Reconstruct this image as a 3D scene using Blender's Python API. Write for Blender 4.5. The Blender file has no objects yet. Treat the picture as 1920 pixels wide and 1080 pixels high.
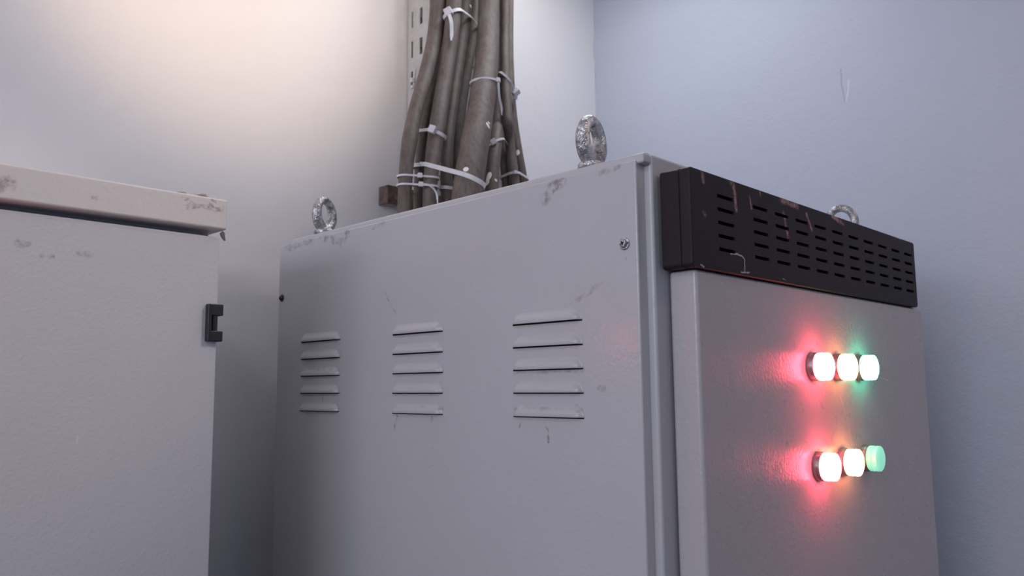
import bpy, bmesh, math, random
from mathutils import Vector, Matrix, noise
random.seed(7)
scn = bpy.context.scene
COL = scn.collection
HC = 1.60                      # eye height above the floor

# ------------------------------------------------------------------ camera
FPX = 1519.66
PITCH, YAW, ROLL = 0.1201, -0.79963, -0.00946
c_, s_ = math.cos(YAW), math.sin(YAW)
fw = Vector((-s_, c_, 0)); rt = Vector((c_, s_, 0)); up = Vector((0, 0, 1))
FV = fw*math.cos(PITCH) + up*math.sin(PITCH)
UV = -fw*math.sin(PITCH) + up*math.cos(PITCH)
RV = rt*math.cos(ROLL) + UV*math.sin(ROLL)
UV2 = -rt*math.sin(ROLL) + UV*math.cos(ROLL)
EYE = Vector((0, 0, HC))

def at(px, py, ax, v):
    """point seen at photo pixel (px, py) on the plane axis=v; coordinates measured from eye level"""
    d = RV*(px-960) + UV2*(540-py) + FV*FPX
    return d*(v/d[ax]) + EYE
def depth(p): return (p-EYE).dot(FV)
def pix(p):
    q = p-EYE; w = q.dot(FV)
    return 960+FPX*q.dot(RV)/w, 540-FPX*q.dot(UV2)/w

cam = bpy.data.cameras.new('camera')
cam.sensor_width = 36; cam.lens = 36*FPX/1920
cam.clip_start = 0.02
co = bpy.data.objects.new('camera', cam); COL.objects.link(co)
m = Matrix((RV, UV2, -FV)).transposed().to_4x4(); m.translation = EYE
co.matrix_world = m
cam.dof.use_dof = True; cam.dof.focus_distance = 0.93; cam.dof.aperture_fstop = 9
scn.camera = co

# ------------------------------------------------------------------ materials
def srgb(r, g, b):
    f = lambda c: (c/255/12.92) if c/255 <= 0.04045 else ((c/255+0.055)/1.055)**2.4
    return (f(r), f(g), f(b), 1)

class NT:
    def __init__(s, name):
        s.m = bpy.data.materials.new(name); s.m.use_nodes = True
        s.t = s.m.node_tree; s.n = s.t.nodes; s.l = s.t.links
        s.b = s.n['Principled BSDF']
        s._obj = None
    def coord(s):
        if not s._obj: s._obj = s.n.new('ShaderNodeTexCoord').outputs['Object']
        return s._obj
    def put(s, sock, v):
        if isinstance(v, bpy.types.NodeSocket): s.l.new(v, sock)
        else: sock.default_value = v
    def math(s, op, a, b=0.0, clamp=False):
        n = s.n.new('ShaderNodeMath'); n.operation = op; n.use_clamp = clamp
        s.put(n.inputs[0], a); s.put(n.inputs[1], b); return n.outputs[0]
    def vm(s, op, a, b=None, out=0):
        n = s.n.new('ShaderNodeVectorMath'); n.operation = op
        s.put(n.inputs[0], a)
        if b is not None: s.put(n.inputs[1], b)
        return n.outputs[out]
    def scale(s, a, f):
        n = s.n.new('ShaderNodeVectorMath'); n.operation = 'SCALE'
        s.put(n.inputs[0], a); s.put(n.inputs['Scale'], f); return n.outputs[0]
    def noise(s, scale, detail=3, rough=0.55, vec=None):
        n = s.n.new('ShaderNodeTexNoise'); n.inputs['Scale'].default_value = scale
        n.inputs['Detail'].default_value = detail; n.inputs['Roughness'].default_value = rough
        s.l.new(vec if vec is not None else s.coord(), n.inputs['Vector']); return n
    def ramp(s, v, a, b, lo=0.0, hi=1.0):
        n = s.n.new('ShaderNodeMapRange'); n.interpolation_type = 'SMOOTHSTEP'
        s.put(n.inputs['Value'], v)
        n.inputs['From Min'].default_value = a; n.inputs['From Max'].default_value = b
        n.inputs['To Min'].default_value = lo; n.inputs['To Max'].default_value = hi
        return n.outputs['Result']
    def mix(s, f, a, b):
        n = s.n.new('ShaderNodeMix'); n.data_type = 'RGBA'
        s.put(n.inputs[0], f); s.put(n.inputs[6], a); s.put(n.inputs[7], b); return n.outputs[2]
    def bump(s, h, dist, strength=1.0, prev=None):
        n = s.n.new('ShaderNodeBump'); n.inputs['Distance'].default_value = dist
        n.inputs['Strength'].default_value = strength
        s.put(n.inputs['Height'], h)
        if prev is not None: s.l.new(prev, n.inputs['Normal'])
        return n.outputs[0]
    def warped(s, amt, scale):
        n = s.noise(scale, 2)
        d = s.vm('SUBTRACT', n.outputs['Color'], (0.5, 0.5, 0.5))
        return s.vm('ADD', s.coord(), s.scale(d, amt))
    def seg(s, p, a, b, w, strength):
        """mask of a scratch or smear running from a to b (local coordinates), half width w"""
        a = Vector(a); b = Vector(b); ab = b-a
        if ab.length < 1e-5: ab = Vector((0, 0, 1e-4))
        q = s.vm('SUBTRACT', p, tuple(a))
        t = s.math('MULTIPLY', s.vm('DOT_PRODUCT', q, tuple(ab), out='Value'), 1/ab.length_squared, clamp=True)
        n = s.n.new('ShaderNodeVectorMath'); n.operation = 'SCALE'
        n.inputs[0].default_value = tuple(ab); s.l.new(t, n.inputs['Scale'])
        d = s.vm('LENGTH', s.vm('SUBTRACT', q, n.outputs[0]), out='Value')
        return s.ramp(d, w*0.35, w, strength, 0.0)
    def marks(s, segs, warp=(0.004, 90), breakup=None):
        p = s.warped(*warp); acc = None
        for a, b, w, st in segs:
            k = s.seg(p, a, b, w, st)
            acc = k if acc is None else s.math('MAXIMUM', acc, k)
        if breakup:
            nz = s.noise(breakup, 4, 0.7)
            acc = s.math('MULTIPLY', acc, s.ramp(nz.outputs[0], 0.36, 0.68))
        return acc

def paint_metal(name, base, rough=0.38, peel=260, peel_d=0.00035, dark=(), light=(), blot=0.06, spec=0.5, speck=0.35, coat=0.0):
    k = NT(name)
    big = k.noise(5, 4)
    col = k.mix(k.ramp(big.outputs[0], 0.3, 0.75, 0, blot), base, (base[0]*.55, base[1]*.53, base[2]*.5, 1))
    if speck > 0:
        sp = k.noise(170, 2, 0.5)
        spm = k.ramp(sp.outputs[0], 0.76, 0.82, 0, speck)
        col = k.mix(spm, col, srgb(70, 62, 60))
    if dark:
        col = k.mix(k.math('MULTIPLY', k.marks(dark, (0.012, 80), 110), 0.72), col, srgb(98, 84, 82))
    if light:
        col = k.mix(k.marks(light, (0.0025, 120)), col, srgb(222, 218, 220))
    k.put(k.b.inputs['Base Color'], col)
    r = k.noise(40, 3)
    k.put(k.b.inputs['Roughness'], k.ramp(r.outputs[0], 0.3, 0.7, rough-0.04, rough+0.06))
    k.b.inputs['Specular IOR Level'].default_value = spec
    k.b.inputs['Coat Weight'].default_value = coat; k.b.inputs['Coat Roughness'].default_value = 0.11
    pn = k.noise(peel, 2, 0.45)
    k.put(k.b.inputs['Normal'], k.bump(pn.outputs[0], peel_d, 1.0))
    k.put(k.b.inputs['Coat Normal'], k.bump(pn.outputs[0], peel_d*0.8, 1.0))
    return k.m

def plain(name, base, rough=0.5, metal=0.0, bump=None, var=0.12, scale=60):
    k = NT(name)
    nz = k.noise(scale, 4)
    d = tuple(c*(1-var*2.2) for c in base[:3])+(1,)
    k.put(k.b.inputs['Base Color'], k.mix(k.ramp(nz.outputs[0], 0.35, 0.7), base, d))
    k.b.inputs['Roughness'].default_value = rough
    k.b.inputs['Metallic'].default_value = metal
    if bump: 
        b = k.noise(bump[0], 3)
        k.put(k.b.inputs['Normal'], k.bump(b.outputs[0], bump[1]))
    return k.m

# ------------------------------------------------------------------ mesh helpers
def obj(name, bm, mat, parent=None, sub=0, wn=False, sharp=35, label=None):
    me = bpy.data.meshes.new(name)
    bmesh.ops.recalc_face_normals(bm, faces=bm.faces)
    org = ORG.get(parent, Vector((0, 0, 0))) if parent else Vector((0, 0, 0))
    if parent: bmesh.ops.translate(bm, verts=bm.verts, vec=-org)
    bm.to_mesh(me); bm.free()
    for mt in (mat if isinstance(mat, (list, tuple)) else [mat]): me.materials.append(mt)
    for p in me.polygons: p.use_smooth = True
    me.set_sharp_from_angle(angle=math.radians(sharp))
    o = bpy.data.objects.new(name, me); COL.objects.link(o)
    if parent:
        o.parent = parent; ORG[o] = org
    else: ORG[o] = Vector((0, 0, 0))
    if wn:
        w = o.modifiers.new('normals', 'WEIGHTED_NORMAL'); w.keep_sharp = True; w.weight = 100
    if label: o['label'] = label
    return o
ORG = {}

def thing(name, label, cat, loc, group=None):
    o = bpy.data.objects.new(name, None); COL.objects.link(o)
    o.empty_display_size = 0.05
    o.location = loc; ORG[o] = Vector(loc)
    o['label'] = label; o['category'] = cat
    if group: o['group'] = group
    return o

def add_box(bm, x0, x1, y0, y1, z0, z1, bev=0.0, seg=3, mi=0, mat=None):
    r = bmesh.ops.create_cube(bm, size=1.0)
    vs = r['verts']
    M = Matrix.Translation(((x0+x1)/2, (y0+y1)/2, (z0+z1)/2)) @ Matrix.Diagonal((x1-x0, y1-y0, z1-z0, 1))
    bmesh.ops.transform(bm, matrix=M, verts=vs)
    fs = list({f for v in vs for f in v.link_faces})
    if bev > 0:
        es = list({e for v in vs for e in v.link_edges})
        b = bmesh.ops.bevel(bm, geom=es, offset=bev, segments=seg, profile=0.5, affect='EDGES')
        fs = [f for f in fs if f.is_valid]+b['faces']
        vs = list({v for f in fs for v in f.verts})
    for f in fs: f.material_index = mi
    if mat is not None: bmesh.ops.transform(bm, matrix=mat, verts=vs)
    return vs

def box(*a, **k):
    bm = bmesh.new(); add_box(bm, *a, **k); return bm

def add_lathe(bm, prof, M, n=40, mi=0):
    """profile [(r, h)] turned about local Z, placed with matrix M"""
    rings = []
    for r, h in prof:
        if r < 1e-6: rings.append([bm.verts.new(M @ Vector((0, 0, h)))])
        else: rings.append([bm.verts.new(M @ Vector((r*math.cos(2*math.pi*i/n), r*math.sin(2*math.pi*i/n), h))) for i in range(n)])
    for a, b in zip(rings, rings[1:]):
        for i in range(n):
            j = (i+1) % n
            if len(a) == 1 and len(b) == 1: continue
            if len(a) == 1: f = bm.faces.new((a[0], b[i], b[j]))
            elif len(b) == 1: f = bm.faces.new((a[i], a[j], b[0]))
            else: f = bm.faces.new((a[i], a[j], b[j], b[i]))
            f.material_index = mi

def catmull(pts, n):
    P = [Vector(p) for p in pts]; P = [2*P[0]-P[1]]+P+[2*P[-1]-P[-2]]
    out = []
    for i in range(1, len(P)-2):
        a, b, c, d = P[i-1:i+3]
        for k in range(n):
            t = k/n
            out.append(0.5*((2*b)+(c-a)*t+(2*a-5*b+4*c-d)*t*t+(3*b-a-3*c+d)*t**3))
    out.append(P[-2]); return out

def add_tube(bm, pts, rads, n=20, cap=True, mi=0):
    rings = []; prev = None
    for i, p in enumerate(pts):
        t = (pts[min(i+1, len(pts)-1)]-pts[max(i-1, 0)]).normalized()
        u = prev-t*prev.dot(t) if prev is not None else t.orthogonal()
        u.normalize(); prev = u; v = t.cross(u)
        r = rads[i] if isinstance(rads, (list, tuple)) else rads
        rings.append([bm.verts.new(p+(u*math.cos(2*math.pi*k/n)+v*math.sin(2*math.pi*k/n))*r) for k in range(n)])
    for a, b in zip(rings, rings[1:]):
        for k in range(n):
            bm.faces.new((a[k], a[(k+1) % n], b[(k+1) % n], b[k])).material_index = mi
    if cap:
        bm.faces.new(rings[0][::-1]).material_index = mi; bm.faces.new(rings[-1]).material_index = mi

def add_plate_holes(bm, us, vs, holes, place, th):
    """sheet cut by grid lines us x vs, cells in holes left open; place(u,v,d) -> point; th = thickness"""
    g = {}
    def V(i, j, d):
        if (i, j, d) not in g: g[(i, j, d)] = bm.verts.new(place(us[i], vs[j], th*d))
        return g[(i, j, d)]
    solid = lambda i, j: 0 <= i < len(us)-1 and 0 <= j < len(vs)-1 and (i, j) not in holes
    for i in range(len(us)-1):
        for j in range(len(vs)-1):
            if not solid(i, j): continue
            for d in (0, 1):
                bm.faces.new((V(i, j, d), V(i+1, j, d), V(i+1, j+1, d), V(i, j+1, d)))
            for (di, dj, a, b) in ((-1, 0, (i, j), (i, j+1)), (1, 0, (i+1, j), (i+1, j+1)), (0, -1, (i, j), (i+1, j)), (0, 1, (i, j+1), (i+1, j+1))):
                if not solid(i+di, j+dj):
                    bm.faces.new((V(*a, 0), V(*b, 0), V(*b, 1), V(*a, 1)))

def smoothstep(t):
    t = max(0, min(1, t)); return t*t*(3-2*t)

# ------------------------------------------------------------------ measurements (metres, heights from the floor)
AX, AY, BY = 0.6566, 0.46335, 1.15355        # main cabinet: left side plane, side sheet front edge, back
RX = 1.3842                                   # main cabinet right side
ZT = HC+0.225                                 # top of the side sheet
ZR = HC+0.236                                 # top of the roof plate
BW, RW = 1.30, 1.667                          # back wall, right wall
DX0, DX1, DY, DYB, DZ = 0.6928, 1.3481, 0.42039, 0.4526, HC+0.1131
VX0, VX1, VY, VYB, VZ0, VZ1 = 0.6797, 1.3204, 0.41611, 0.4505, HC+0.1134, HC+0.2135
CEIL = 2.75

# ------------------------------------------------------------------ room shell
def wall_material(name, base, segs_dark=(), segs_light=()):
    k = NT(name)
    big = k.noise(1.6, 4)
    col = k.mix(k.ramp(big.outputs[0], 0.3, 0.75, 0, 0.10), base, (base[0]*.82, base[1]*.82, base[2]*.86, 1))
    if segs_dark: col = k.mix(k.marks(segs_dark, (0.004, 60)), col, srgb(120, 118, 128))
    if segs_light: col = k.mix(k.marks(segs_light, (0.003, 60)), col, srgb(225, 225, 232))
    k.put(k.b.inputs['Base Color'], col)
    k.b.inputs['Roughness'].default_value = 0.55
    n1 = k.noise(24, 4); n2 = k.noise(240, 3)
    k.put(k.b.inputs['Normal'], k.bump(n2.outputs[0], 0.0004, 0.8, k.bump(n1.outputs[0], 0.003, 0.5)))
    return k.m

S = lambda plane, v, *pts: [at(x, y, plane, v) for x, y in pts]
def chain(pts, w, st): return [(a, b, w, st) for a, b in zip(pts, pts[1:])]

m_back = wall_material('white_wall_paint', srgb(236, 233, 235), (), chain(S(1, BW, (430, 527), (522, 529)), 0.0012, 0.12))
m_right = wall_material('pale_blue_wall_paint', srgb(186, 191, 206),
    chain(S(0, RW, (1576, 130), (1579, 165), (1584, 190)), 0.0016, 0.5),
    chain(S(0, RW, (1591, 150), (1590, 172), (1586, 190)), 0.0016, 0.7))
m_ceil = wall_material('ceiling_paint', srgb(226, 224, 226))
k = NT('concrete_floor'); nz = k.noise(6, 5)
k.put(k.b.inputs['Base Color'], k.mix(nz.outputs[0], srgb(120, 118, 118), srgb(92, 90, 92))); k.b.inputs['Roughness'].default_value = 0.6
m_floor = k.m

def struct(name, bm, mat):
    o = obj(name, bm, mat); o['kind'] = 'structure'; return o
struct('floor', box(-2.8, RW+0.12, -2.8, BW+0.12, -0.1, 0.0), m_floor)
struct('ceiling', box(-2.8, RW+0.12, -2.8, BW+0.12, CEIL, CEIL+0.1), m_ceil)
struct('wall_back', box(-2.8, RW, BW, BW+0.12, 0, CEIL), m_back)
# left wall, out of view, with a window opening added for the area light
WX, WY0, WY1, WZ0, WZ1 = -2.8, -1.30, 1.15, HC+0.30, HC+1.06
bm = bmesh.new()
add_box(bm, WX-0.12, WX, -2.8, WY0, 0, CEIL); add_box(bm, WX-0.12, WX, WY1, BW+0.12, 0, CEIL)
add_box(bm, WX-0.12, WX, WY0, WY1, 0, WZ0); add_box(bm, WX-0.12, WX, WY0, WY1, WZ1, CEIL)
struct('wall_left', bm, m_ceil)
bm = bmesh.new()
for y0, y1, z0, z1 in ((WY0, WY1, WZ0, WZ0+0.04), (WY0, WY1, WZ1-0.04, WZ1), (WY0, WY0+0.04, WZ0, WZ1), (WY1-0.04, WY1, WZ0, WZ1)):
    add_box(bm, WX-0.09, WX-0.03, y0, y1, z0, z1, 0.003)
struct('added_window', bm, plain('added_frame_paint', srgb(210, 210, 212), .4))  # unseen frame, added to dress the area light on the left
# right wall: its vertical edge at the corner is slightly chipped
bm = bmesh.new()
zs = [0, 1.0]+[1.6+0.012*i for i in range(116)]
zs = [z for z in zs if z < CEIL]+[CEIL]
ring = []
for z in zs:
    w = noise.noise(Vector((3.1, 0.7, z*9)))*0.0015
    zz = z-at(1113, 90, 1, BW).z
    w += -0.006*math.exp(-(zz/0.035)**2)
    ring.append(w)
vv = []
for z, w in zip(zs, ring):
    vv.append([bm.verts.new((RW+w, BW-0.0005, z)), bm.verts.new((RW, BW-0.02, z)), bm.verts.new((RW, -2.8, z)),
               bm.verts.new((RW+0.12, -2.8, z)), bm.verts.new((RW+0.12, BW-0.0005, z))])
for a, b in zip(vv, vv[1:]):
    for i in range(5):
        j = (i+1) % 5; bm.faces.new((a[i], a[j], b[j], b[i]))
bm.faces.new(vv[0]); bm.faces.new(vv[-1][::-1])
struct('wall_right', bm, m_right)

# ------------------------------------------------------------------ shared materials
GREY = srgb(186, 185, 189)
m_zinc = plain('galvanised_steel', (0.64, 0.64, 0.66, 1), 0.40, 1.0, (190, 0.0030), 0.28, 110)
m_black = plain('black_plastic', srgb(30, 31, 36), 0.42, 0, (400, 0.0003), 0.1)
m_shade_black = plain('painted_shade_black', (0.012, 0.011, 0.012, 1), 0.9)  # near-black colour stands in for shade in openings and recesses

def P(o, p):                                   # world point -> local of thing o
    return Vector(p)-ORG[o]

# ------------------------------------------------------------------ main cabinet
cab = thing('electrical_cabinet', 'grey steel cabinet with lit indicator lamps, louvres, eye bolts and black vent grille',
            'electrical cabinet', ((AX+RX)/2, (AY+BY)/2, 0))
L = lambda plane, v, *pts: [P(cab, q) for q in S(plane, v, *pts)]
dark = []
dark += chain(L(0, AX, (1022, 372), (1036, 352), (1052, 342)), 0.009, 0.95)
dark += chain(L(0, AX, (1030, 362), (1045, 330)), 0.007, 0.7)
dark += chain(L(0, AX, (1120, 326), (1160, 313)), 0.004, 0.7)
dark += chain(L(0, AX, (600, 442), (640, 456), (652, 436)), 0.008, 0.9)
dark += chain(L(0, AX, (538, 466), (556, 458), (585, 452)), 0.008, 0.8)
dark += chain(L(0, AX, (700, 428), (720, 416)), 0.004, 0.6)
dark += chain(L(0, AX, (722, 545), (730, 570), (742, 590)), 0.0022, 0.8)
dark += chain(L(0, AX, (1130, 530), (1062, 575)), 0.0035, 0.5)
dark += chain(L(0, AX, (1022, 792), (1031, 830)), 0.0022, 1)
dark += chain(L(0, AX, (975, 790), (974, 800)), 0.0022, 1)
dark += chain(L(0, AX, (745, 780), (740, 805)), 0.003, .7)
dark += chain(L(0, AX, (810, 782), (812, 790)), 0.003, .8)
dark += chain(L(0, AX, (605, 740), (604, 752)), 0.003, .8)
dark += chain(L(0, AX, (1174, 488), (1174, 494)), 0.0016, 1)
dark += chain(L(0, AX, (1128, 728), (1132, 730)), 0.0045, .9)
for g in ((570, 635), (740, 828), (966, 1092)):
    for y in (768, 732, 695):
        dark += chain(L(0, AX, (g[0], y), (g[1], y)), 0.0045, 0.5)
m_body = paint_metal('grey_painted_steel', GREY, 0.36, 230, 0.0003, dark, blot=0.10, coat=0.35)
m_door = paint_metal('grey_painted_steel_door', srgb(182, 177, 180), 0.30, 230, 0.0004,
    chain(L(1, DY, (1345, 520), (1420, 536)), 0.003, .25),
    chain(L(1, DY, (1575, 742), (1590, 790), (1597, 835)), 0.0011, 0.65) + chain(L(1, DY, (1648, 706), (1665, 713)), 0.0010, 0.8)
    + chain(L(1, DY, (1478, 668), (1490, 700)), 0.0014, 0.35) + chain(L(1, DY, (1472, 690), (1486, 712)), 0.0011, 0.3)
    + chain(L(1, DY, (1463, 640), (1468, 760)), 0.0011, 0.25) + chain(L(1, DY, (1500, 1000), (1476, 940), (1470, 800)), 0.0011, 0.22), blot=0.06, speck=0.1)
m_frame = paint_metal('grey_painted_steel_frame', GREY, 0.36, 230, 0.0003, blot=0.08)

# body (carcass with plinth)
bm = bmesh.new()
add_box(bm, AX, RX, AY, BY, 0.10, ZT, 0.0022, 3)
add_box(bm, AX+0.02, RX-0.02, AY+0.02, BY-0.02, 0.0, 0.10)
obj('body', bm, m_body, cab, wn=True)
obj('roof_plate', box(AX+0.013, RX-0.013, AY-0.002, BY-0.012, ZT-0.002, ZR, 0.004, 3), m_frame, cab, wn=True)
# front frame: stands proud of the side sheet, with a rounded upright lip
bm = bmesh.new()
LX = 0.671
LF = 0.4545
ztop = HC+0.2318
add_box(bm, LX, LX+0.05, LF, AY+0.004, 0.10, ztop, 0.0035, 4)
add_box(bm, RX-(LX-AX)-0.05, RX-(LX-AX), LF, AY+0.004, 0.10, ztop, 0.0035, 4)
add_box(bm, LX+0.02, RX-(LX-AX)-0.02, LF+0.0003, AY+0.004, ztop-0.06, ztop-0.0003, 0.0035, 4)
add_box(bm, LX+0.02, RX-(LX-AX)-0.02, LF+0.001, AY+0.003, 0.101, 0.16)
add_box(bm, LX+0.02, RX-(LX-AX)-0.02, LF+0.003, AY+0.002, 0.15, ztop-0.02)
add_box(bm, AX+0.002, LX+0.002, AY-0.008, AY+0.004, ZT-0.004, ztop-0.0006, 0.0025, 3)  # folded corner above the side strip
obj('front_frame', bm, m_frame, cab, wn=True)
# door
obj('door', box(DX0, DX1, DY, DYB, 0.12, DZ, 0.0045, 4), m_door, cab, wn=True)

# ventilation cover: hollow black box with rows of punched slots
k = NT('black_vent_plastic')
nz = k.noise(30, 4); base = k.mix(nz.outputs[0], srgb(40, 30, 34), srgb(29, 23, 27))
pk = []
for w, pts in ((.0030, ((1375, 345), (1377, 362), (1381, 393))), (.0026, ((1366, 338), (1374, 348))), (.0028, ((1469, 400), (1474, 425), (1479, 452))),
          (.0040, ((1463, 375), (1480, 380), (1495, 386))), (.0028, ((1512, 402), (1522, 430))), (.0032, ((1560, 404), (1581, 420))), (.0032, ((1316, 322), (1319, 340))),
          (.0020, ((1318, 396), (1324, 405))), (.002, ((1405, 368), (1409, 390))), (.0018, ((1425, 360), (1426, 367))), (.0025, ((1680, 443), (1688, 447)))):
    pk += chain(L(1, VY, *pts), w, 0.85)
wt = []
for w, pts in ((.0014, ((1370, 475), (1380, 476), (1392, 480), (1396, 487), (1397, 510))), (.0012, ((1390, 510), (1405, 511))), (.001, ((1468, 523), (1472, 524))), (.0012, ((1314, 496), (1320, 500)))):
    wt += chain(L(1, VY, *pts), w, 0.9)
base = k.mix(k.marks([(a, b, w_*1.35, s_) for a, b, w_, s_ in pk], (0.005, 110), 70), base, srgb(190, 148, 140))
base = k.mix(k.marks(wt, (0.004, 120)), base, srgb(190, 180, 180))
dn = k.noise(120, 4, .65); base = k.mix(k.ramp(dn.outputs[0], .60, .75, 0, .3), base, srgb(95, 80, 78))
k.put(k.b.inputs['Base Color'], base); k.b.inputs['Roughness'].default_value = 0.55; k.b.inputs['Specular IOR Level'].default_value = 0.25
fn = k.noise(420, 2); k.put(k.b.inputs['Normal'], k.bump(fn.outputs[0], 0.0003))
m_vent = k.m
bm = bmesh.new()
SX = [0.74792]+[0.82352+0.05191*i for i in range(10)]
SZ = [HC+0.19202-(0.19202-0.13643)/4*i for i in range(5)]
hw, hh = 0.0165, 0.0019
us = sorted([VX0+0.005, VX1-0.005]+[x-hw for x in SX]+[x+hw for x in SX])
vs = sorted([VZ0+0.005, VZ1-0.005]+[z-hh for z in SZ]+[z+hh for z in SZ])
holes = {(us.index(x-hw), vs.index(z-hh)) for x in SX for z in SZ}
add_plate_holes(bm, us, vs, holes, lambda u, v, d: Vector((u, VY+d, v)), 0.003)
# rounded rim and walls
def rrect(x0, x1, z0, z1, r, y, n=5):
    out = []
    for cx, cz, a0 in ((x1-r, z1-r, 0), (x0+r, z1-r, 90), (x0+r, z0+r, 180), (x1-r, z0+r, 270)):
        for i in range(n+1):
            a = math.radians(a0+90*i/n); out.append(Vector((cx+r*math.cos(a), y, cz+r*math.sin(a))))
    return out
loops = []
for ins, y in ((0.005, VY), (0.0014, VY), (0.0006, VY+0.0003), (0.0002, VY+0.0009), (0, VY+0.0018), (0.0, VY+0.0105), (0.0010, VY+0.0112), (0.0010, VY+0.0122), (0.0, VY+0.0130), (0.0, VYB), (0.003, VYB), (0.003, VY+0.003)):
    r = max(0.0006, 0.0045-ins)
    loops.append([bm.verts.new(p) for p in rrect(VX0+ins, VX1-ins, VZ0+ins, VZ1-ins, r, y)])
for a, b in zip(loops, loops[1:]):
    for i in range(len(a)):
        j = (i+1) % len(a); bm.faces.new((a[i], a[j], b[j], b[i]))
vg = obj('vent_grille', bm, m_vent, cab, wn=True, label='scratched black plastic vent grille with rows of slots')
obj('slot_shade_sheet', box(VX0+0.004, VX1-0.004, VYB-0.003, VYB, VZ0+0.004, VZ1-0.004), m_shade_black, vg)  # black sheet stands in for the shade inside the hollow cover

# louvres pressed into the side sheet
LR = [HC+z for z in (0.06951, 0.04396, 0.01882, -0.00641, -0.03216)]
def add_louvre(bm, ya, yb, z):
    """ya > yb; open edge at height z, swells towards the open edge"""
    nu, nv, H, D = 26, 8, 0.0115, 0.0055
    grid = []
    for j in range(nv+1):
        t = j/nv; row = []
        hgt = z+H*(1-t)
        ins = 0.0085*(1-t)**1.6 + (0.004*(max(0, .3-t)/.3)**2)
        for i in range(nu+1):
            s = i/nu
            # denser sampling at the ends
            s = 0.5-0.5*math.cos(math.pi*s)
            y = ya-ins+(yb-ya+2*ins)*s
            e = min(s, 1-s)*abs(yb-ya+2*ins)
            dd = D*smoothstep(t*1.15)*smoothstep((e+0.0004)/0.007)
            row.append(bm.verts.new((AX-0.0002-dd, y, hgt)))
        grid.append(row)
    for j in range(nv):
        for i in range(nu):
            bm.faces.new((grid[j][i], grid[j][i+1], grid[j+1][i+1], grid[j+1][i]))
    # rolled lip, then black faces painting the shade under the louvre
    lip = [bm.verts.new((v.co.x+0.0004, v.co.y, z-0.0011)) for v in grid[-1]]
    inner = [bm.verts.new((min(v.co.x+0.0012, AX-0.00005), v.co.y, z-0.0009)) for v in grid[-1]]
    back = [bm.verts.new((AX-0.0001, v.co.y, z-0.0002)) for v in grid[-1]]
    back2 = [bm.verts.new((AX-0.0001, v.co.y, z-0.0026)) for v in grid[-1]]
    for i in range(nu):
        bm.faces.new((grid[-1][i], grid[-1][i+1], lip[i+1], lip[i]))
        bm.faces.new((lip[i], lip[i+1], inner[i+1], inner[i])).material_index = 1
        bm.faces.new((inner[i], inner[i+1], back[i+1], back[i])).material_index = 1
        bm.faces.new((back[i], back[i+1], back2[i+1], back2[i])).material_index = 1
for (ya, yb) in ((1.08226, 0.98141), (0.85742, 0.7587), (0.63667, 0.53718)):
    bm = bmesh.new()
    for z in LR: add_louvre(bm, ya+0.001, yb-0.001, z)
    obj('louvre_vent', bm, [m_body, m_shade_black], cab, sharp=60)

# side screws
def screw(px, py, r, mat, label):
    c = at(px, py, 0, AX)
    M = Matrix.Translation(c) @ Matrix(((0, 0, -1, 0), (0, 1, 0, 0), (1, 0, 0, 0), (0, 0, 0, 1)))
    bm = bmesh.new()
    add_lathe(bm, [(r*1.25, 0), (r*1.25, 0.0010), (r*1.12, 0.0014), (r*.86, 0.0015)], M, 32)
    add_lathe(bm, [(r*.86, 0.0012), (r*.88, 0.0022), (r*.72, 0.0036), (r*.40, 0.0044), (0, 0.0046)], M, 32)
    sc = obj('screw', bm, mat, cab, label=label)
    bm = bmesh.new()
    for a in (0.5, 0.5+math.pi/2):
        add_box(bm, -r*.45, r*.45, -r*.11, r*.11, 0.0040, 0.0048, mat=M @ Matrix.Rotation(a, 4, 'Z'))
    obj('cross_recess', bm, m_shade_black, sc)
screw(1171, 457, 0.0052, m_zinc, 'bright cross-head screw with washer')
screw(529, 559, 0.0045, plain('dark_screw_steel', (0.07, 0.07, 0.08, 1), .4, .8), 'dark screw at the back edge')

# lifting eye bolts
def eye_bolt(x, y, ang, label, mr=0.0069):
    M = Matrix.Translation((x, y, ZR)) @ Matrix.Rotation(ang, 4, 'Z')
    bm = bmesh.new()
    add_lathe(bm, [(0.0001, 0), (0.0150, 0), (0.0158, 0.0015), (0.0156, 0.0048), (0.0140, 0.0072), (0.0105, 0.0105), (0.0085, 0.0135), (0.006, 0.016), (0.0001, 0.0165)], M, 40)
    R, n, q = 0.0204, 56, 18
    cz = 0.0315
    rings = []
    for i in range(n):
        a = 2*math.pi*i/n
        low = 0.5-0.5*math.sin(a)
        rr = mr+0.0016*smoothstep(low)
        cr = Vector((R*math.cos(a), 0, cz+R*1.10*math.sin(a)))
        rad = Vector((math.cos(a), 0, math.sin(a)))
        rings.append([bm.verts.new(M @ (cr+rad*rr*math.cos(2*math.pi*k/q)+Vector((0, 1, 0))*rr*1.05*math.sin(2*math.pi*k/q))) for k in range(q)])
    for i in range(n):
        a, b = rings[i], rings[(i+1) % n]
        for k in range(q): bm.faces.new((a[k], a[(k+1) % q], b[(k+1) % q], b[k]))
    return obj('eye_bolt', bm, m_zinc, cab, sharp=60, label=label)
p1 = at(1110, 308, 0, AX+0.030); p2 = at(608, 434, 0, AX+0.030)
VIEW1 = math.atan2(p1.y, p1.x); VIEW2 = math.atan2(p2.y, p2.x)
eye_bolt(p1.x, p1.y, VIEW1+math.radians(-27), 'lifting eye bolt at the near corner')
eye_bolt(p2.x, p2.y, VIEW2+math.radians(-35), 'lifting eye bolt at the back corner', 0.0062)
eye_bolt(1.340, 0.533, math.radians(-60), 'lifting eye bolt behind the black grille', 0.0062)

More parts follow.
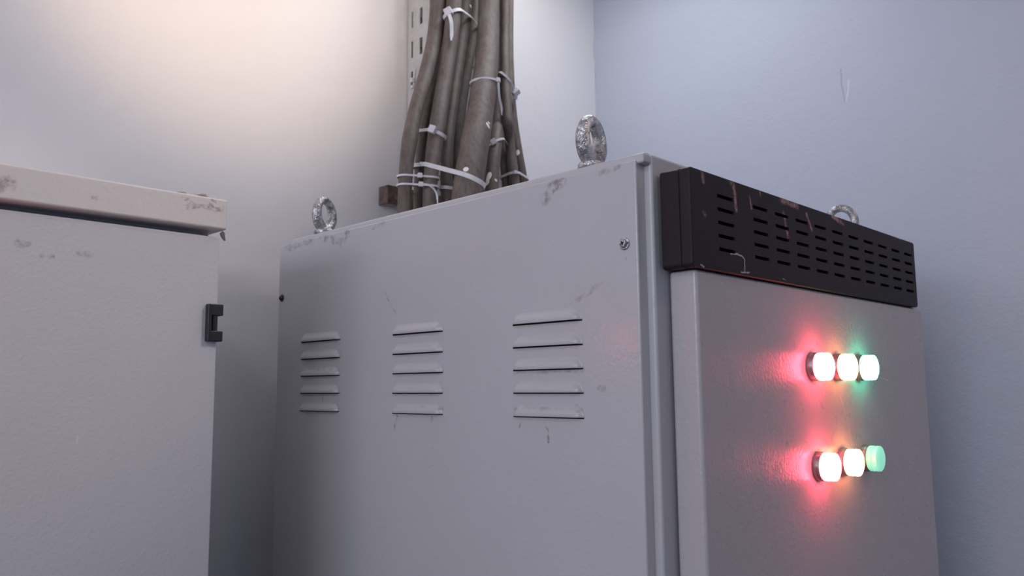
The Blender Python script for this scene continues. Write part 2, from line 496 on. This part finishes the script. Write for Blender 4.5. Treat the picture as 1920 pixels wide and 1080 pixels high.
# indicator lamps
def lens_mat(name, col, em, dim=False):
    k = NT(name)
    k.b.inputs['Base Color'].default_value = col
    k.b.inputs['Roughness'].default_value = 0.25
    nz = k.noise(60, 2)
    k.put(k.b.inputs['Emission Strength'], k.ramp(nz.outputs[0], 0.2, 0.8, em*0.92, em*1.08))
    k.b.inputs['Emission Color'].default_value = col
    return k.m
m_red = lens_mat('lit_red_lens', (1.0, 0.085, 0.13, 1), 40)
m_red_side = lens_mat('neighbour_red_lens', (1.0, 0.085, 0.13, 1), 26)
m_amber = lens_mat('lit_amber_lens', (1.0, 0.36, 0.13, 1), 17)
m_green = lens_mat('lit_green_lens', (0.10, 0.95, 0.55, 1), 14)
m_green_dim = lens_mat('dim_green_lens', (0.30, 0.86, 0.62, 1), 0.62)
m_bezel = plain('lamp_bezel_metal', srgb(150, 142, 143), 0.35, 0.5)
def lamp(x, y, z, mat, label, parent=cab):
    M = Matrix.Translation((x, y, z)) @ Matrix.Rotation(math.pi/2, 4, 'X')      # local +Z -> -Y
    bm = bmesh.new()
    add_lathe(bm, [(0.0001, 0), (0.0170, 0), (0.0172, 0.0012), (0.0168, 0.0068), (0.0160, 0.0078), (0.0001, 0.0078)], M, 48)
    lp = obj('indicator_lamp', bm, m_bezel, parent, label=label)
    bm = bmesh.new()
    add_lathe(bm, [(0.0155, 0.0077), (0.0162, 0.0084), (0.0164, 0.0130), (0.0159, 0.0140), (0.0149, 0.0143), (0.0151, 0.0156), (0.0163, 0.0168), (0.0160, 0.0205), (0.0140, 0.0216), (0.008, 0.0221), (0, 0.0223)], M, 48)
    obj('lens', bm, mat, lp)
LXs, LZs = (0.9445, 1.0140, 1.0835), (HC+0.0192, HC-0.0972)
lamp(LXs[0], DY, LZs[0], m_red, 'red lamp of the upper row, lit')
lamp(LXs[1], DY, LZs[0], m_amber, 'amber lamp of the upper row, lit')
lamp(LXs[2], DY, LZs[0], m_green, 'green lamp of the upper row, lit')
lamp(LXs[0]+0.002, DY, LZs[1], m_red, 'red lamp of the lower row, lit')
lamp(LXs[1]+0.002, DY, LZs[1], m_amber, 'amber lamp of the lower row, lit')
lamp(LXs[2]+0.002, DY, LZs[1], m_green_dim, 'green lamp of the lower row, glowing faintly')

# ------------------------------------------------------------------ left cabinet
QX, QY, QD, QZB = 0.4475, 0.909, 0.9205, HC+0.1882
QDX = 0.4445
QL = -0.42
QB = BW-0.03
lcab = thing('metal_cabinet', 'beige grey metal cabinet with overhanging lid and black door hinge, left of the gap', 'electrical cabinet', ((QL+QX)/2, (QY+QB)/2, 0))
L = lambda plane, v, *pts: [P(lcab, q) for q in S(plane, v, *pts)]
d1 = chain(L(1, QY, (0, 352), (14, 340), (22, 346)), 0.008, .95)+chain(L(1, QY, (352, 388), (380, 388), (418, 394)), 0.005, .95)+chain(L(1, QY, (345, 370), (365, 382)), 0.003, .7)
d1 += chain(L(1, QY, (176, 372), (182, 374)), 0.004, .9)+chain(L(1, QY, (395, 378), (404, 379)), 0.0028, .8)
m_lid = paint_metal('beige_painted_lid', srgb(220, 212, 207), 0.42, 230, 0.0003, d1)
d2 = chain(L(1, QD, (38, 456), (48, 460)), 0.005, .9)+chain(L(1, QD, (80, 478), (95, 482)), 0.004, .6)+chain(L(1, QD, (150, 476), (175, 474)), 0.004, .5)
m_ldoor = paint_metal('grey_painted_cabinet_door', srgb(204, 202, 205), 0.42, 230, 0.0004, d2, chain(L(1, QD, (144, 831), (146, 818)), 0.0015, .6))
obj('body', box(QL+0.004, QDX-0.004, QD+0.022, QB, 0.0, QZB+0.01, 0.002), m_frame, lcab, wn=True)
obj('door', box(QL+0.003, QDX, QD, QD+0.018, 0.06, QZB-0.0075, 0.002, 3), m_ldoor, lcab, wn=True)
bm = box(QL, QX, QY, QB+0.004, QZB, ZT, 0.0028, 4)
lid = obj('lid', bm, m_lid, lcab, wn=True)
# scrap of sealing strip hanging out under the lid corner
bm = bmesh.new()
q = [at(x, y, 1, QD+0.004) for x, y in ((413, 437), (417, 433), (421, 436), (423, 451), (420, 450), (415, 443))]
f0 = [bm.verts.new(p) for p in q]; f1 = [bm.verts.new(p+Vector((0.001, 0.0035, 0))) for p in q]
bm.faces.new(f0); bm.faces.new(f1[::-1])
for i in range(6): bm.faces.new((f0[i], f0[(i+1) % 6], f1[(i+1) % 6], f1[i]))
obj('sealing_strip', bm, plain('grey_rubber', srgb(125, 112, 112), .7), lcab)
# crumbs of plaster lying on the lid edge
m_crumb = plain('plaster_crumb', srgb(205, 192, 186), .8)
for cx_, cy_, sz, lab in ((341, 355, 0.0035, 'plaster crumb on the lid of the left cabinet, the farther one from its corner'), (379, 363, 0.0042, 'plaster crumb on the lid of the left cabinet, the nearer one to its corner')):
    c = at(cx_, cy_, 1, QY+0.006)
    bm = bmesh.new()
    bmesh.ops.create_icosphere(bm, subdivisions=3, radius=1.0)
    for v in bm.verts:
        n_ = 1+0.45*noise.noise(v.co*1.3+Vector((cx_, 0, 0)))
        v.co = Vector((c.x+v.co.x*n_*sz*1.7, QY+0.007+v.co.y*n_*sz, ZT+0.0002+max(0, (v.co.z*n_*0.5+0.5)*sz)))
    o = obj('crumb', bm, m_crumb, None, sharp=60); o['label'] = lab; o['category'] = 'debris'; o['group'] = 'crumbs on the lid'
# door hinge
h0 = at(392, 569, 1, QD-0.009); h1 = at(417.5, 640.5, 1, QD-0.009)
n0 = at(396.5, 591, 1, QD-0.009); n1 = at(410, 620.5, 1, QD-0.009)
bm = bmesh.new()
yb = QD+0.004
add_box(bm, h0.x, n0.x+0.001, QD-0.009, QD, h1.z, h0.z, 0.0012, 3)
add_box(bm, h0.x+0.001, h1.x, QD-0.009, yb, n0.z, h0.z, 0.0012, 3)
add_box(bm, h0.x+0.001, h1.x, QD-0.009, yb, h1.z, n1.z, 0.0012, 3)
hg = obj('hinge', bm, m_black, lcab, wn=True, label='black plastic hinge')
bm = bmesh.new()
cx = (n0.x+n1.x)/2+0.001
add_tube(bm, [Vector((cx, QD-0.0035, n1.z-0.002)), Vector((cx, QD-0.0035, n0.z+0.002))], 0.0042, 24)
obj('hinge_pin', bm, m_black, hg)
# its own red lamp, beyond the left border of the photograph (it glints on the neighbour's side)
spot = at(1168, 638, 0, AX)
v = (spot-EYE).normalized(); rfl = Vector((-v.x, v.y, v.z))
src = spot+rfl*((QD-0.012-spot.y)/rfl.y)
lamp(src.x, QD, src.z, m_red_side, 'red lamp on the left cabinet door', lcab)

# ------------------------------------------------------------------ cable tray and wall bracket
TX = at(763.5, 60, 1, BW).x
TYF = 1.228
TRW = 0.220
tray = thing('cable_tray', 'perforated light grey cable tray running up the back wall behind the cables', 'cable tray', (TX+TRW/2, BW-0.03, HC+0.05))
m_tray = plain('galvanised_tray_sheet', srgb(200, 196, 194), 0.45, 0.0, (300, 0.0003), 0.06)
z0t, z1t = HC+0.05, CEIL-0.002
rows = []
zc = at(792, 28, 0, TX).z
kk = -12
while True:
    z = zc+0.0655*kk; kk += 1
    if z+0.03 > z1t: break
    if z-0.03 > z0t: rows.append(z)
def flange(x, th):
    bm = bmesh.new()
    ys = [TYF, TYF+0.021, TYF+0.031, TYF+0.052, TYF+0.0585, BW-0.003]
    vs = [z0t]
    for z in rows: vs += [z-0.0205, z-0.018, z+0.018, z+0.0205]
    vs.append(z1t)
    holes = set()
    for j in range(len(vs)-1):
        if j % 4 == 2: holes |= {(1, j), (3, j)}
    add_plate_holes(bm, ys, vs, holes, lambda u, v, d: Vector((x+d, u, v)), th)
    add_box(bm, min(x, x+th)+0 if th > 0 else x+th, max(x, x+th), TYF-0.0015, TYF, z0t, z1t)
    return bm
obj('side_flange', flange(TX, 0.0016), m_tray, tray)
obj('side_flange', flange(TX+TRW, -0.0016), m_tray, tray)
bm = bmesh.new()
us = [TX+0.0018]+sum(([TX+0.026+0.04*i, TX+0.037+0.04*i] for i in range(5)), [])+[TX+TRW-0.0018]
vs = [z0t]
for z in rows: vs += [z-0.0205, z+0.0205]
vs.append(z1t)
holes = {(i, j) for i in range(1, 11, 2) for j in range(1, len(vs)-1, 2)}
add_plate_holes(bm, us, vs, holes, lambda u, v, d: Vector((u, BW-0.0045+d, v)), 0.0016)
obj('base_plate', bm, m_tray, tray)

b0 = at(727, 346, 1, BW-0.030); b1 = at(745, 384, 1, BW-0.030)
br = thing('wall_bracket', 'small brown steel bracket with a bolt on the back wall, beside the leftmost cable', 'bracket', (b0.x+0.06, BW-0.02, b1.z))
m_brown = plain('brown_painted_steel', srgb(112, 90, 84), 0.5, 0.0, (200, 0.0004), 0.25, 80)
bm = bmesh.new()
add_box(bm, b0.x, b0.x+0.19, BW-0.030, BW-0.0255, b1.z, b0.z, 0.0012)
add_box(bm, b0.x, b0.x+0.19, BW-0.030, BW-0.0005, b0.z-0.0045, b0.z-0.0002, 0.001)
add_box(bm, b0.x, b0.x+0.004, BW-0.028, BW-0.0005, b1.z+0.0003, b0.z-0.0003, 0.001)
obj('channel', bm, m_brown, br, wn=True)
bc = at(741, 372, 1, BW-0.030)
bm = bmesh.new(); MB = Matrix.Translation(bc) @ Matrix.Rotation(math.pi/2, 4, 'X')
add_lathe(bm, [(0.0001, 0), (0.0095, 0), (0.0095, 0.0016), (0.0001, 0.0016)], MB, 28)
add_lathe(bm, [(0.0062, 0.0014), (0.0062, 0.006), (0.005, 0.0068), (0.0001, 0.0068)], MB, 6)
obj('bolt', bm, plain('rusty_bolt', srgb(130, 118, 110), .4, .7), br)

# ------------------------------------------------------------------ cables
k = NT('grey_cable_sheath')
st = k.vm('MULTIPLY', k.coord(), (1, 1, 0.08))
n1 = k.noise(190, 3, .6, st); n2 = k.noise(22, 4)
col = k.mix(k.ramp(n1.outputs[0], .35, .7), srgb(102, 88, 82), srgb(79, 67, 63))
col = k.mix(k.ramp(n2.outputs[0], .35, .7, 0, .35), col, srgb(128, 118, 114))
sp = k.noise(330, 2); col = k.mix(k.ramp(sp.outputs[0], .72, .78, 0, .6), col, srgb(190, 184, 180))
k.put(k.b.inputs['Base Color'], col); k.b.inputs['Roughness'].default_value = 0.62
k.put(k.b.inputs['Normal'], k.bump(n1.outputs[0], 0.0006))
m_cable = k.m
CK = k                                  # white paint splashes are added once the paths are known
RB = ZR
def Yof(y, yt, yb): 
    t = max(0.0, min(1.0, (y+20)/400)); return yt+(yb-yt)*smoothstep(t)*0.7+(yb-yt)*t*0.3
CAB = {}
defs = [
 # key, Y at top, Y at roof, [(px, py, width px)...], label
 ('c6', 1.125, 0.985, [(917, 0, 39), (916, 60, 41), (914, 111, 44), (906, 178, 49), (902, 200, 50), (891, 267, 55), (883, 311, 56), (873, 366, 56)], 'thickest grey cable, slanting in front at the middle of the bundle'),
 ('c1', 1.165, 1.070, [(822, 0, 31), (819, 60, 30), (808, 111, 29), (786, 178, 27), (775, 222, 28), (767, 267, 29), (761, 311, 27), (759, 355, 26), (758, 400, 26)], 'brown-grey cable at the left edge of the bundle, beside the perforated tray'),
 ('c2', 1.205, 1.100, [(832, 0, 20), (829, 60, 20), (822, 111, 20), (806, 178, 19), (800, 200, 19), (790, 267, 19), (785, 311, 18), (784, 378, 18)], 'thin dark cable between the two leftmost thicker cables'),
 ('c3', 1.160, 1.050, [(853, 0, 29), (848, 60, 29), (841, 111, 29), (829, 178, 30), (825, 200, 31), (817, 267, 30), (810, 311, 28), (806, 345, 26), (805, 385, 26)], 'brown-grey cable second of the thick ones from the left, tied to its thin neighbour'),
 ('c4', 1.170, 1.060, [(876, 0, 25), (868, 60, 25), (861, 111, 24), (851, 178, 23), (844, 222, 23), (838, 267, 23), (836, 311, 23), (838, 350, 24), (839, 380, 24)], 'dark cable just left of the thickest cable, going straight down'),
 ('c5', 1.205, 1.095, [(893, 0, 24), (886, 60, 24), (878, 111, 23), (866, 178, 23), (860, 222, 23), (857, 267, 22), (856, 311, 22), (856, 370, 22)], 'cable half hidden behind the thickest cable, on its left side'),
 ('c7', 1.190, 1.050, [(937, 0, 18), (937, 60, 18), (937, 111, 19), (937, 178, 20), (935, 222, 22), (930, 267, 24), (924, 311, 25), (921, 360, 25)], 'short visible cable just right of the thickest cable, with its own tie'),
 ('c8', 1.235, 1.100, [(930, 0, 14), (930, 60, 14), (932, 111, 14), (936, 178, 15), (941, 222, 16), (943, 267, 17), (946, 311, 18), (951, 350, 18)], 'thin cable third from the right edge of the bundle'),
 ('c9', 1.165, 1.085, [(947, 0, 16), (947, 60, 16), (946, 111, 17), (949, 178, 18), (952, 222, 19), (956, 267, 19), (961, 311, 20), (966, 345, 20)], 'dark cable second from the right edge of the bundle'),
 ('c10', 1.190, 1.105, [(956, 0, 13), (956, 60, 13), (956, 111, 14), (957, 178, 16), (961, 222, 17), (968, 267, 18), (975, 311, 19), (982, 340, 19)], 'dark cable at the right edge of the bundle, flaring outwards at the bottom'),
 ('c11', 1.245, 1.110, [(845, 0, 22), (842, 60, 22), (836, 111, 22), (824, 178, 21), (818, 222, 21), (812, 267, 20), (800, 311, 19), (796, 378, 18)], 'cable at the back, seen only in the gap between the two thick left cables'),
 ('c12', 1.250, 1.115, [(874, 0, 22), (870, 60, 22), (866, 111, 22), (858, 178, 22), (853, 222, 22), (850, 267, 22), (846, 311, 22), (845, 370, 22)], 'cable at the back, seen in the dark gap left of the thickest cable'),
 ('c13', 1.250, 1.125, [(908, 0, 24), (908, 60, 24), (910, 111, 24), (912, 178, 24), (916, 222, 24), (912, 267, 24), (910, 311, 24), (908, 360, 24)], 'cable at the back, mostly hidden behind the thickest cable on its right side'),
]
for key, yt, yb, pts, lab in defs:
    W = []; R = []
    for x, y, w in pts:
        p = at(x, y, 1, Yof(y, yt, yb)); W.append(p); R.append(w/2/FPX*depth(p))
    d = (W[0]-W[1]).normalized(); tpt = W[0]
    # up the tray to the ceiling
    ups = []
    for f in (0.35, 0.7, 1.0):
        z = W[0].z+(CEIL-0.004-W[0].z)*f
        ups.append(Vector((W[0].x+d.x*0.03*f, W[0].y+(0.006*math.sin(f*5+yt*40)), z)))
    # down to the roof plate
    e = W[-1]-W[-2]; e = e/abs(e.z) if abs(e.z) > 1e-4 else Vector((0, 0, -1))
    downs = []
    if W[-1].z > RB+0.012:
        downs.append(W[-1]+Vector((e.x*0.35, e.y*0.35, -1))*(W[-1].z-RB)*0.5)
        q = W[-1]+Vector((e.x*0.5, e.y*0.5, -1))*(W[-1].z-RB-0.0006)
        downs.append(q+Vector((0, 0, 0.012))); downs.append(q)
    path = ups[::-1]+W+downs
    rr = [R[0]]*3+R+[R[-1]]*len(downs)
    N = 8
    C = catmull(path, N)
    RR = []
    for i in range(len(C)):
        a = i/N; j = min(int(a), len(rr)-2); RR.append(rr[j]+(rr[j+1]-rr[j])*(a-j))
    CAB[key] = (C, RR, lab)

def at_z(key, z):
    C, R, _ = CAB[key]
    for i in range(len(C)-1):
        if C[i].z >= z >= C[i+1].z:
            t = (C[i].z-z)/max(1e-6, C[i].z-C[i+1].z); return C[i].lerp(C[i+1], t), R[i]+(R[i+1]-R[i])*t
    return (C[-1], R[-1])

# keep neighbouring cables from running through each other: slide them apart along the line of sight
order = ['c6', 'c9', 'c3', 'c1', 'c4', 'c7', 'c10', 'c2', 'c5', 'c8', 'c11', 'c12', 'c13']
for n_, key in enumerate(order):
    C = CAB[key][0]
    for i in range(len(C)):
        p = C[i]; C[i] = p+Vector((noise.noise(p*6+Vector((n_*5.1, 0, 0))), noise.noise(p*6+Vector((0, n_*7.3, 3))), 0))*0.0012
def separate(iters, smooth):
    for it in range(iters):
        worst = 0
        for ia, a in enumerate(order):
            CA, RA, _ = CAB[a]
            for b in order[ia+1:]:
                CB, RBd, _ = CAB[b]
                for i in range(len(CB)):
                    p = CB[i]
                    q, r = at_z(a, p.z)
                    need = r+RBd[i]+0.0034
                    dd = math.hypot(p.x-q.x, p.y-q.y)
                    if dd < need:
                        worst = max(worst, need-dd)
                        st = min(0.005, (need-dd)*0.7+0.0003)
                        v = (p-EYE).normalized()
                        hv = Vector((v.x, v.y, 0)).normalized()
                        back = st*0.5
                        if p.y+hv.y*back > BW-0.0075-RBd[i]: back = 0.0
                        CB[i] = p+(v*back if i < len(CB)-9 else hv*back)
                        k_ = min(range(len(CA)), key=lambda t: abs(CA[t].z-p.z))
                        u = (CA[k_]-EYE).normalized(); hu = Vector((u.x, u.y, 0)).normalized()
                        CA[k_] = CA[k_]-((u if k_ < len(CA)-9 else hu)*(st-back))
        if smooth:
            for a in order:
                C = CAB[a][0]
                for i in range(1, len(C)-9):
                    m_ = (C[i-1]+C[i+1])/2; C[i] = C[i]*0.7+m_*0.3
        for a in order:
            C = CAB[a][0]; n_ = len(C)
            for i in range(n_-6, n_): C[i].x, C[i].y = C[n_-7].x, C[n_-7].y
        if worst < 0.0004: break
    return worst
separate(110, True); print('cable clearance shortfall', separate(120, False))

splash = []
for key, px, py, w in (('c6', 874, 325, .0042), ('c7', 916, 333, .0050), ('c7', 914, 340, .0030), ('c6', 915, 235, .0030), ('c10', 971, 287, .0032), ('c7', 930, 339, .0020), ('c6', 917, 230, .0018), ('c4', 883, 10, .0020)):
    # point of that cable seen at the pixel
    best = min(((abs(pix(p)[1]-py), p, r) for p, r in zip(CAB[key][0], CAB[key][1])), key=lambda t: t[0])
    d_ = (at(px, py, 1, 1.0)-EYE).normalized()
    q = EYE+d_*((depth(best[1])-best[2]*0.9)/d_.dot(FV))
    w *= 1.5
    splash.append((q+Vector((0, 0, w*0.9))-d_*0.003, q-Vector((0.0006, 0, w*1.1))+d_*0.003, w*1.15, 1.0))
acc = None
pz = CK.coord()
for a, b, w, s in splash:
    kq = CK.seg(pz, a, b, w, s); acc = kq if acc is None else CK.math('MAXIMUM', acc, kq)
CK.put(CK.b.inputs['Base Color'], CK.mix(CK.ramp(acc, .3, .5), col, srgb(236, 232, 232)))

for key, yt, yb, pts, lab in defs:
    C, RR, _ = CAB[key]
    bm = bmesh.new()
    add_tube(bm, C, RR, 24)
    o = obj('power_cable', bm, m_cable, None, sharp=60)
    o['label'] = lab; o['category'] = 'cable'; o['group'] = 'cables running down the tray onto the cabinet'

# ------------------------------------------------------------------ cable ties
k = NT('white_nylon')
nz = k.noise(90, 3)
k.put(k.b.inputs['Base Color'], k.mix(nz.outputs[0], srgb(222, 219, 224), srgb(202, 199, 206)))
k.b.inputs['Roughness'].default_value = 0.4
k.b.inputs['Subsurface Weight'].default_value = 0.0
m_tie = k.m
def hull(pts):
    pts = sorted(set((round(x, 6), round(y, 6)) for x, y in pts))
    def half(ps):
        h = []
        for p in ps:
            while len(h) >= 2 and (h[-1][0]-h[-2][0])*(p[1]-h[-2][1])-(h[-1][1]-h[-2][1])*(p[0]-h[-2][0]) <= 0: h.pop()
            h.append(p)
        return h
    a = half(pts); b = half(pts[::-1]); return a[:-1]+b[:-1]
def cable_tie(keys, left, right, head, width, label, tail=None, slope=0.0, thick=0.0011, headsize=1.0):
    """strap drawn tight round the given cables through the photo points left and right"""
    # height plane: z = z0 + a*s, s measured along the camera's right
    def zpt(pxy):
        best = None
        for key in keys:
            for p, r in zip(CAB[key][0], CAB[key][1]):
                q = pix(p); dd = math.hypot(q[0]-pxy[0], q[1]-pxy[1])
                if best is None or dd < best[0]: best = (dd, p, r)
        return at(pxy[0], pxy[1], 1, best[1].y)
    a, b = zpt(left), zpt(right)
    rh = Vector((rt.x, rt.y, 0)); fh = Vector((fw.x, fw.y, 0))
    sa, sb = a.dot(rh), b.dot(rh)
    g = (b.z-a.z)/max(1e-4, sb-sa)
    fa = a.dot(fh)
    Z = lambda x, y: a.z+g*(x*rh.x+y*rh.y-sa)+slope*(x*fh.x+y*fh.y-fa)
    pts = []
    for key in keys:
        z = (a.z+b.z)/2
        for _ in range(3):
            p, r = at_z(key, z); z = Z(p.x, p.y)
        for i in range(28):
            t = 2*math.pi*i/28; zz = z
            for _ in range(3):
                p, r = at_z(key, zz); p2_, _ = at_z(key, zz+0.006); r = r*1.02+0.0013+0.6*width*math.hypot(p2_.x-p.x, p2_.y-p.y)/0.006
                x, y = p.x+r*math.cos(t), p.y+r*math.sin(t); zz = Z(x, y)
            pts.append((x, y))
    H = [Vector((x, y, 0)) for x, y in hull(pts)]
    # even resample
    n = 96; per = sum((H[(i+1) % len(H)]-H[i]).length for i in range(len(H))); out = []
    acc = 0; i = 0; seg = (H[1]-H[0]).length
    for kx in range(n):
        tgt = per*kx/n
        while acc+seg < tgt: acc += seg; i += 1; seg = (H[(i+1) % len(H)]-H[i % len(H)]).length
        out.append(H[i % len(H)].lerp(H[(i+1) % len(H)], (tgt-acc)/max(seg, 1e-9)))
    loop = [Vector((p.x, p.y, Z(p.x, p.y))) for p in out]
    cen = sum(loop, Vector())/n
    nrm = (loop[n//4]-cen).cross(loop[0]-cen).normalized()
    if nrm.z < 0: nrm = -nrm
    root = thing('cable_tie', label, 'cable tie', (cen.x, cen.y, cen.z), 'white cable ties on the cable bundle')
    bm = bmesh.new(); rings = []
    for i in range(n):
        t = (loop[(i+1) % n]-loop[i-1]).normalized(); o = t.cross(nrm).normalized()
        if o.dot(loop[i]-cen) < 0: o = -o
        p = loop[i]
        rings.append([bm.verts.new(p+o*x+nrm*y) for x, y in ((0, -width/2), (thick, -width/2), (thick, width/2), (0, width/2))])
    for i in range(n):
        A, B = rings[i], rings[(i+1) % n]
        for j in range(4): bm.faces.new((A[j], A[(j+1) % 4], B[(j+1) % 4], B[j]))
    obj('strap', bm, m_tie, root)
    # head
    front = [i for i in range(n) if (loop[i]-cen).dot(FV) < 0.002]
    ih = min(front, key=lambda i: math.hypot(pix(loop[i])[0]-head[0], (pix(loop[i])[1]-head[1])*0.2))
    t = (loop[(ih+1) % n]-loop[ih-1]).normalized(); o = t.cross(nrm).normalized()
    if o.dot(loop[ih]-cen) < 0: o = -o
    hp = loop[ih]
    M = Matrix((t, o, nrm)).transposed().to_4x4(); M.translation = hp+o*0.0008
    hs = width*headsize
    bm = bmesh.new()
    add_box(bm, -hs*.75, hs*.75, 0, hs*.95, -hs*.75, hs*.75, hs*.14, 2, mat=M)
    obj('head', bm, m_tie, root, wn=True)
    if tail:
        T = [hp+o*hs*.6]
        for x, y in tail:
            yy = hp.y
            for _ in range(2):
                q = at(x, y, 1, yy)
                for key in CAB:
                    p, r = at_z(key, q.z)
                    if abs(pix(p)[0]-x) < r*FPX/depth(p)+5: yy = min(yy, p.y-r-0.004)
            T.append(at(x, y, 1, yy))
        C = catmull(T, 6); bm = bmesh.new(); rr = []
        for i, p in enumerate(C):
            tt = (C[min(i+1, len(C)-1)]-C[max(i-1, 0)]).normalized()
            s = tt.cross(FV).normalized(); o2 = s.cross(tt)
            w = width*0.5*(1.0 if i < len(C)-4 else 0.35+0.16*(len(C)-1-i))
            rr.append([bm.verts.new(p+s*x*w+o2*y*thick*.5) for x, y in ((-1, -1), (1, -1), (1, 1), (-1, 1))])
        for A, B in zip(rr, rr[1:]):
            for j in range(4): bm.faces.new((A[j], A[(j+1) % 4], B[(j+1) % 4], B[j]))
        bm.faces.new(rr[0]); bm.faces.new(rr[-1][::-1])
        obj('tail', bm, m_tie, root)
    return root
cable_tie(['c3', 'c4', 'c5'], (838, 28), (898, 60), (842, 22), 0.0068, 'highest white cable tie, with a short wide tail hanging below its head', [(846, 40), (847, 60), (846, 76)], headsize=1.5)
cable_tie(['c6'], (887, 151), (931, 163), (931, 160), 0.0042, 'white cable tie round the upper part of the thickest cable, with a long thin tail', [(936, 180), (940, 200), (941, 216)], headsize=1.3)
cable_tie(['c8', 'c9', 'c10'], (938, 158), (966, 184), (963, 178), 0.0046, 'slanting white cable tie round the rightmost cables at half height', [(964, 182), (970, 187)], headsize=2.3)
cable_tie(['c2', 'c3'], (784, 246), (834, 262), (813, 240), 0.0062, 'white cable tie with a square head round the second thick cable from the left', headsize=1.5)
cable_tie(['c7', 'c8'], (919, 272), (942, 283), (924, 262), 0.0045, 'small white cable tie on the cable right of the thickest one', headsize=1.6)
cable_tie(['c2', 'c3', 'c4', 'c6'], (774, 309), (902, 352), (776, 309), 0.0080, 'widest white cable tie, drawn across the thickest cable near the roof', headsize=.5)
cable_tie(['c1', 'c2', 'c3'], (747, 329), (820, 338), (786, 326), 0.0034, 'thin white cable tie round the left cables, the upper of the pair', headsize=1.6)
cable_tie(['c1', 'c2', 'c3'], (747, 346), (820, 354), (789, 341), 0.0034, 'thin white cable tie round the left cables, the lower of the pair', [(806, 348), (818, 362), (821, 385)], headsize=1.6)
cable_tie(['c8', 'c9', 'c10'], (938, 331), (989, 338), (966, 330), 0.0048, 'white cable tie low on the rightmost cables, just above the roof', headsize=.9)
cable_tie(['c4', 'c5'], (822, 350), (846, 357), (826, 350), 0.0058, 'half hidden white cable tie just left of the thickest cable, near the roof', headsize=.6)
# knotted tie through the slots of the tray flange
p = at(765, 152, 1, BW-0.016)
root = thing('cable_tie', 'small white cable tie knotted through the slots of the tray edge', 'cable tie', p, 'white cable ties on the cable bundle')
bm = bmesh.new(); zc_ = p.z
ring = [Vector((TX+0.0008+0.0042*math.cos(a), BW-0.026+0.0125*math.cos(a*1.0+1.2)*0.3, zc_+0.026*math.sin(a))) for a in [2*math.pi*i/36 for i in range(37)]]
add_tube(bm, ring[:-1]+[ring[0]], 0.0013, 8, cap=False)
obj('strap', bm, m_tie, root)
bm = bmesh.new(); add_box(bm, TX-0.0095, TX-0.0030, BW-0.030, BW-0.021, zc_-0.0045, zc_+0.0045, 0.001, 2)
add_box(bm, TX-0.0070, TX-0.0030, BW-0.027, BW-0.021, zc_-0.017, zc_-0.010, 0.001, 2)
obj('head', bm, m_tie, root, wn=True)

# ------------------------------------------------------------------ light
def area(name, loc, target, sx, sy, power, color, spread=180):
    l = bpy.data.lights.new(name, 'AREA'); l.shape = 'RECTANGLE'; l.size = sx; l.size_y = sy
    l.energy = power; l.color = color; l.spread = math.radians(spread)
    o = bpy.data.objects.new(name, l); COL.objects.link(o); o.location = loc
    o.rotation_euler = (Vector(target)-Vector(loc)).to_track_quat('-Z', 'Y').to_euler()
    return o
def spot(name, loc, tgt, deg, power, color, size=0.06):
    l = bpy.data.lights.new(name, 'SPOT'); l.spot_size = math.radians(deg); l.spot_blend = 1.0
    l.energy = power; l.color = color; l.shadow_soft_size = size
    o = bpy.data.objects.new(name, l); COL.objects.link(o); o.location = loc
    o.rotation_euler = (Vector(tgt)-Vector(loc)).to_track_quat('-Z', 'Y').to_euler()
area('left_side_light', (-2.78, -0.07, HC+0.68), (0.66, -0.07, HC+0.40), 2.35, 0.66, 35, (0.93, 0.96, 1.08))  # area light for the light from the left; its window is added
area('left_near_lamp', (-0.7, 0.1, CEIL-0.08), (0.3, 1.0, HC), 0.5, 0.2, 3.0, (1.0, 0.95, 1.0))
area('corner_ceiling_lamp', (1.15, 0.85, CEIL-0.05), (1.15, 1.0, 1.4), 0.5, 0.15, 2.8, (0.85, 0.90, 1.0))
area('corner_wall_fill', (1.20, 1.05, CEIL-0.06), (1.22, 1.28, HC), 0.4, 0.1, 1.1, (1.0, 0.95, 0.85))  # added fill, brightens the back wall strip beside the corner
area('right_ceiling_lamp', (1.1, -0.7, CEIL-0.05), (1.1, -0.6, 0), 1.2, 0.3, 5.0, (1.0, 0.72, 0.55))
spot('flare_glow_spot', (0.20, -0.10, CEIL-0.10), (0.61, 1.30, HC+0.79), 35, 66, (1.0, 0.76, 0.52))  # added spot, imitates the warm lens flare glow on the upper wall
spot('left_door_fill_spot', (1.0, -0.30, CEIL-0.10), (0.28, 0.91, HC+0.19), 28, 24, (1.0, 0.88, 0.84))  # added spot, brightens the left cabinet's lid and upper door
w = bpy.data.worlds.new('room_ambient'); scn.world = w; w.use_nodes = True
w.node_tree.nodes['Background'].inputs[0].default_value = (0.38, 0.62, 1, 1)
w.node_tree.nodes['Background'].inputs[1].default_value = 0.24

vs_ = scn.view_settings
vs_.view_transform = 'Standard'; vs_.look = 'None'; vs_.gamma = 1; vs_.exposure = 0; vs_.use_curve_mapping = False
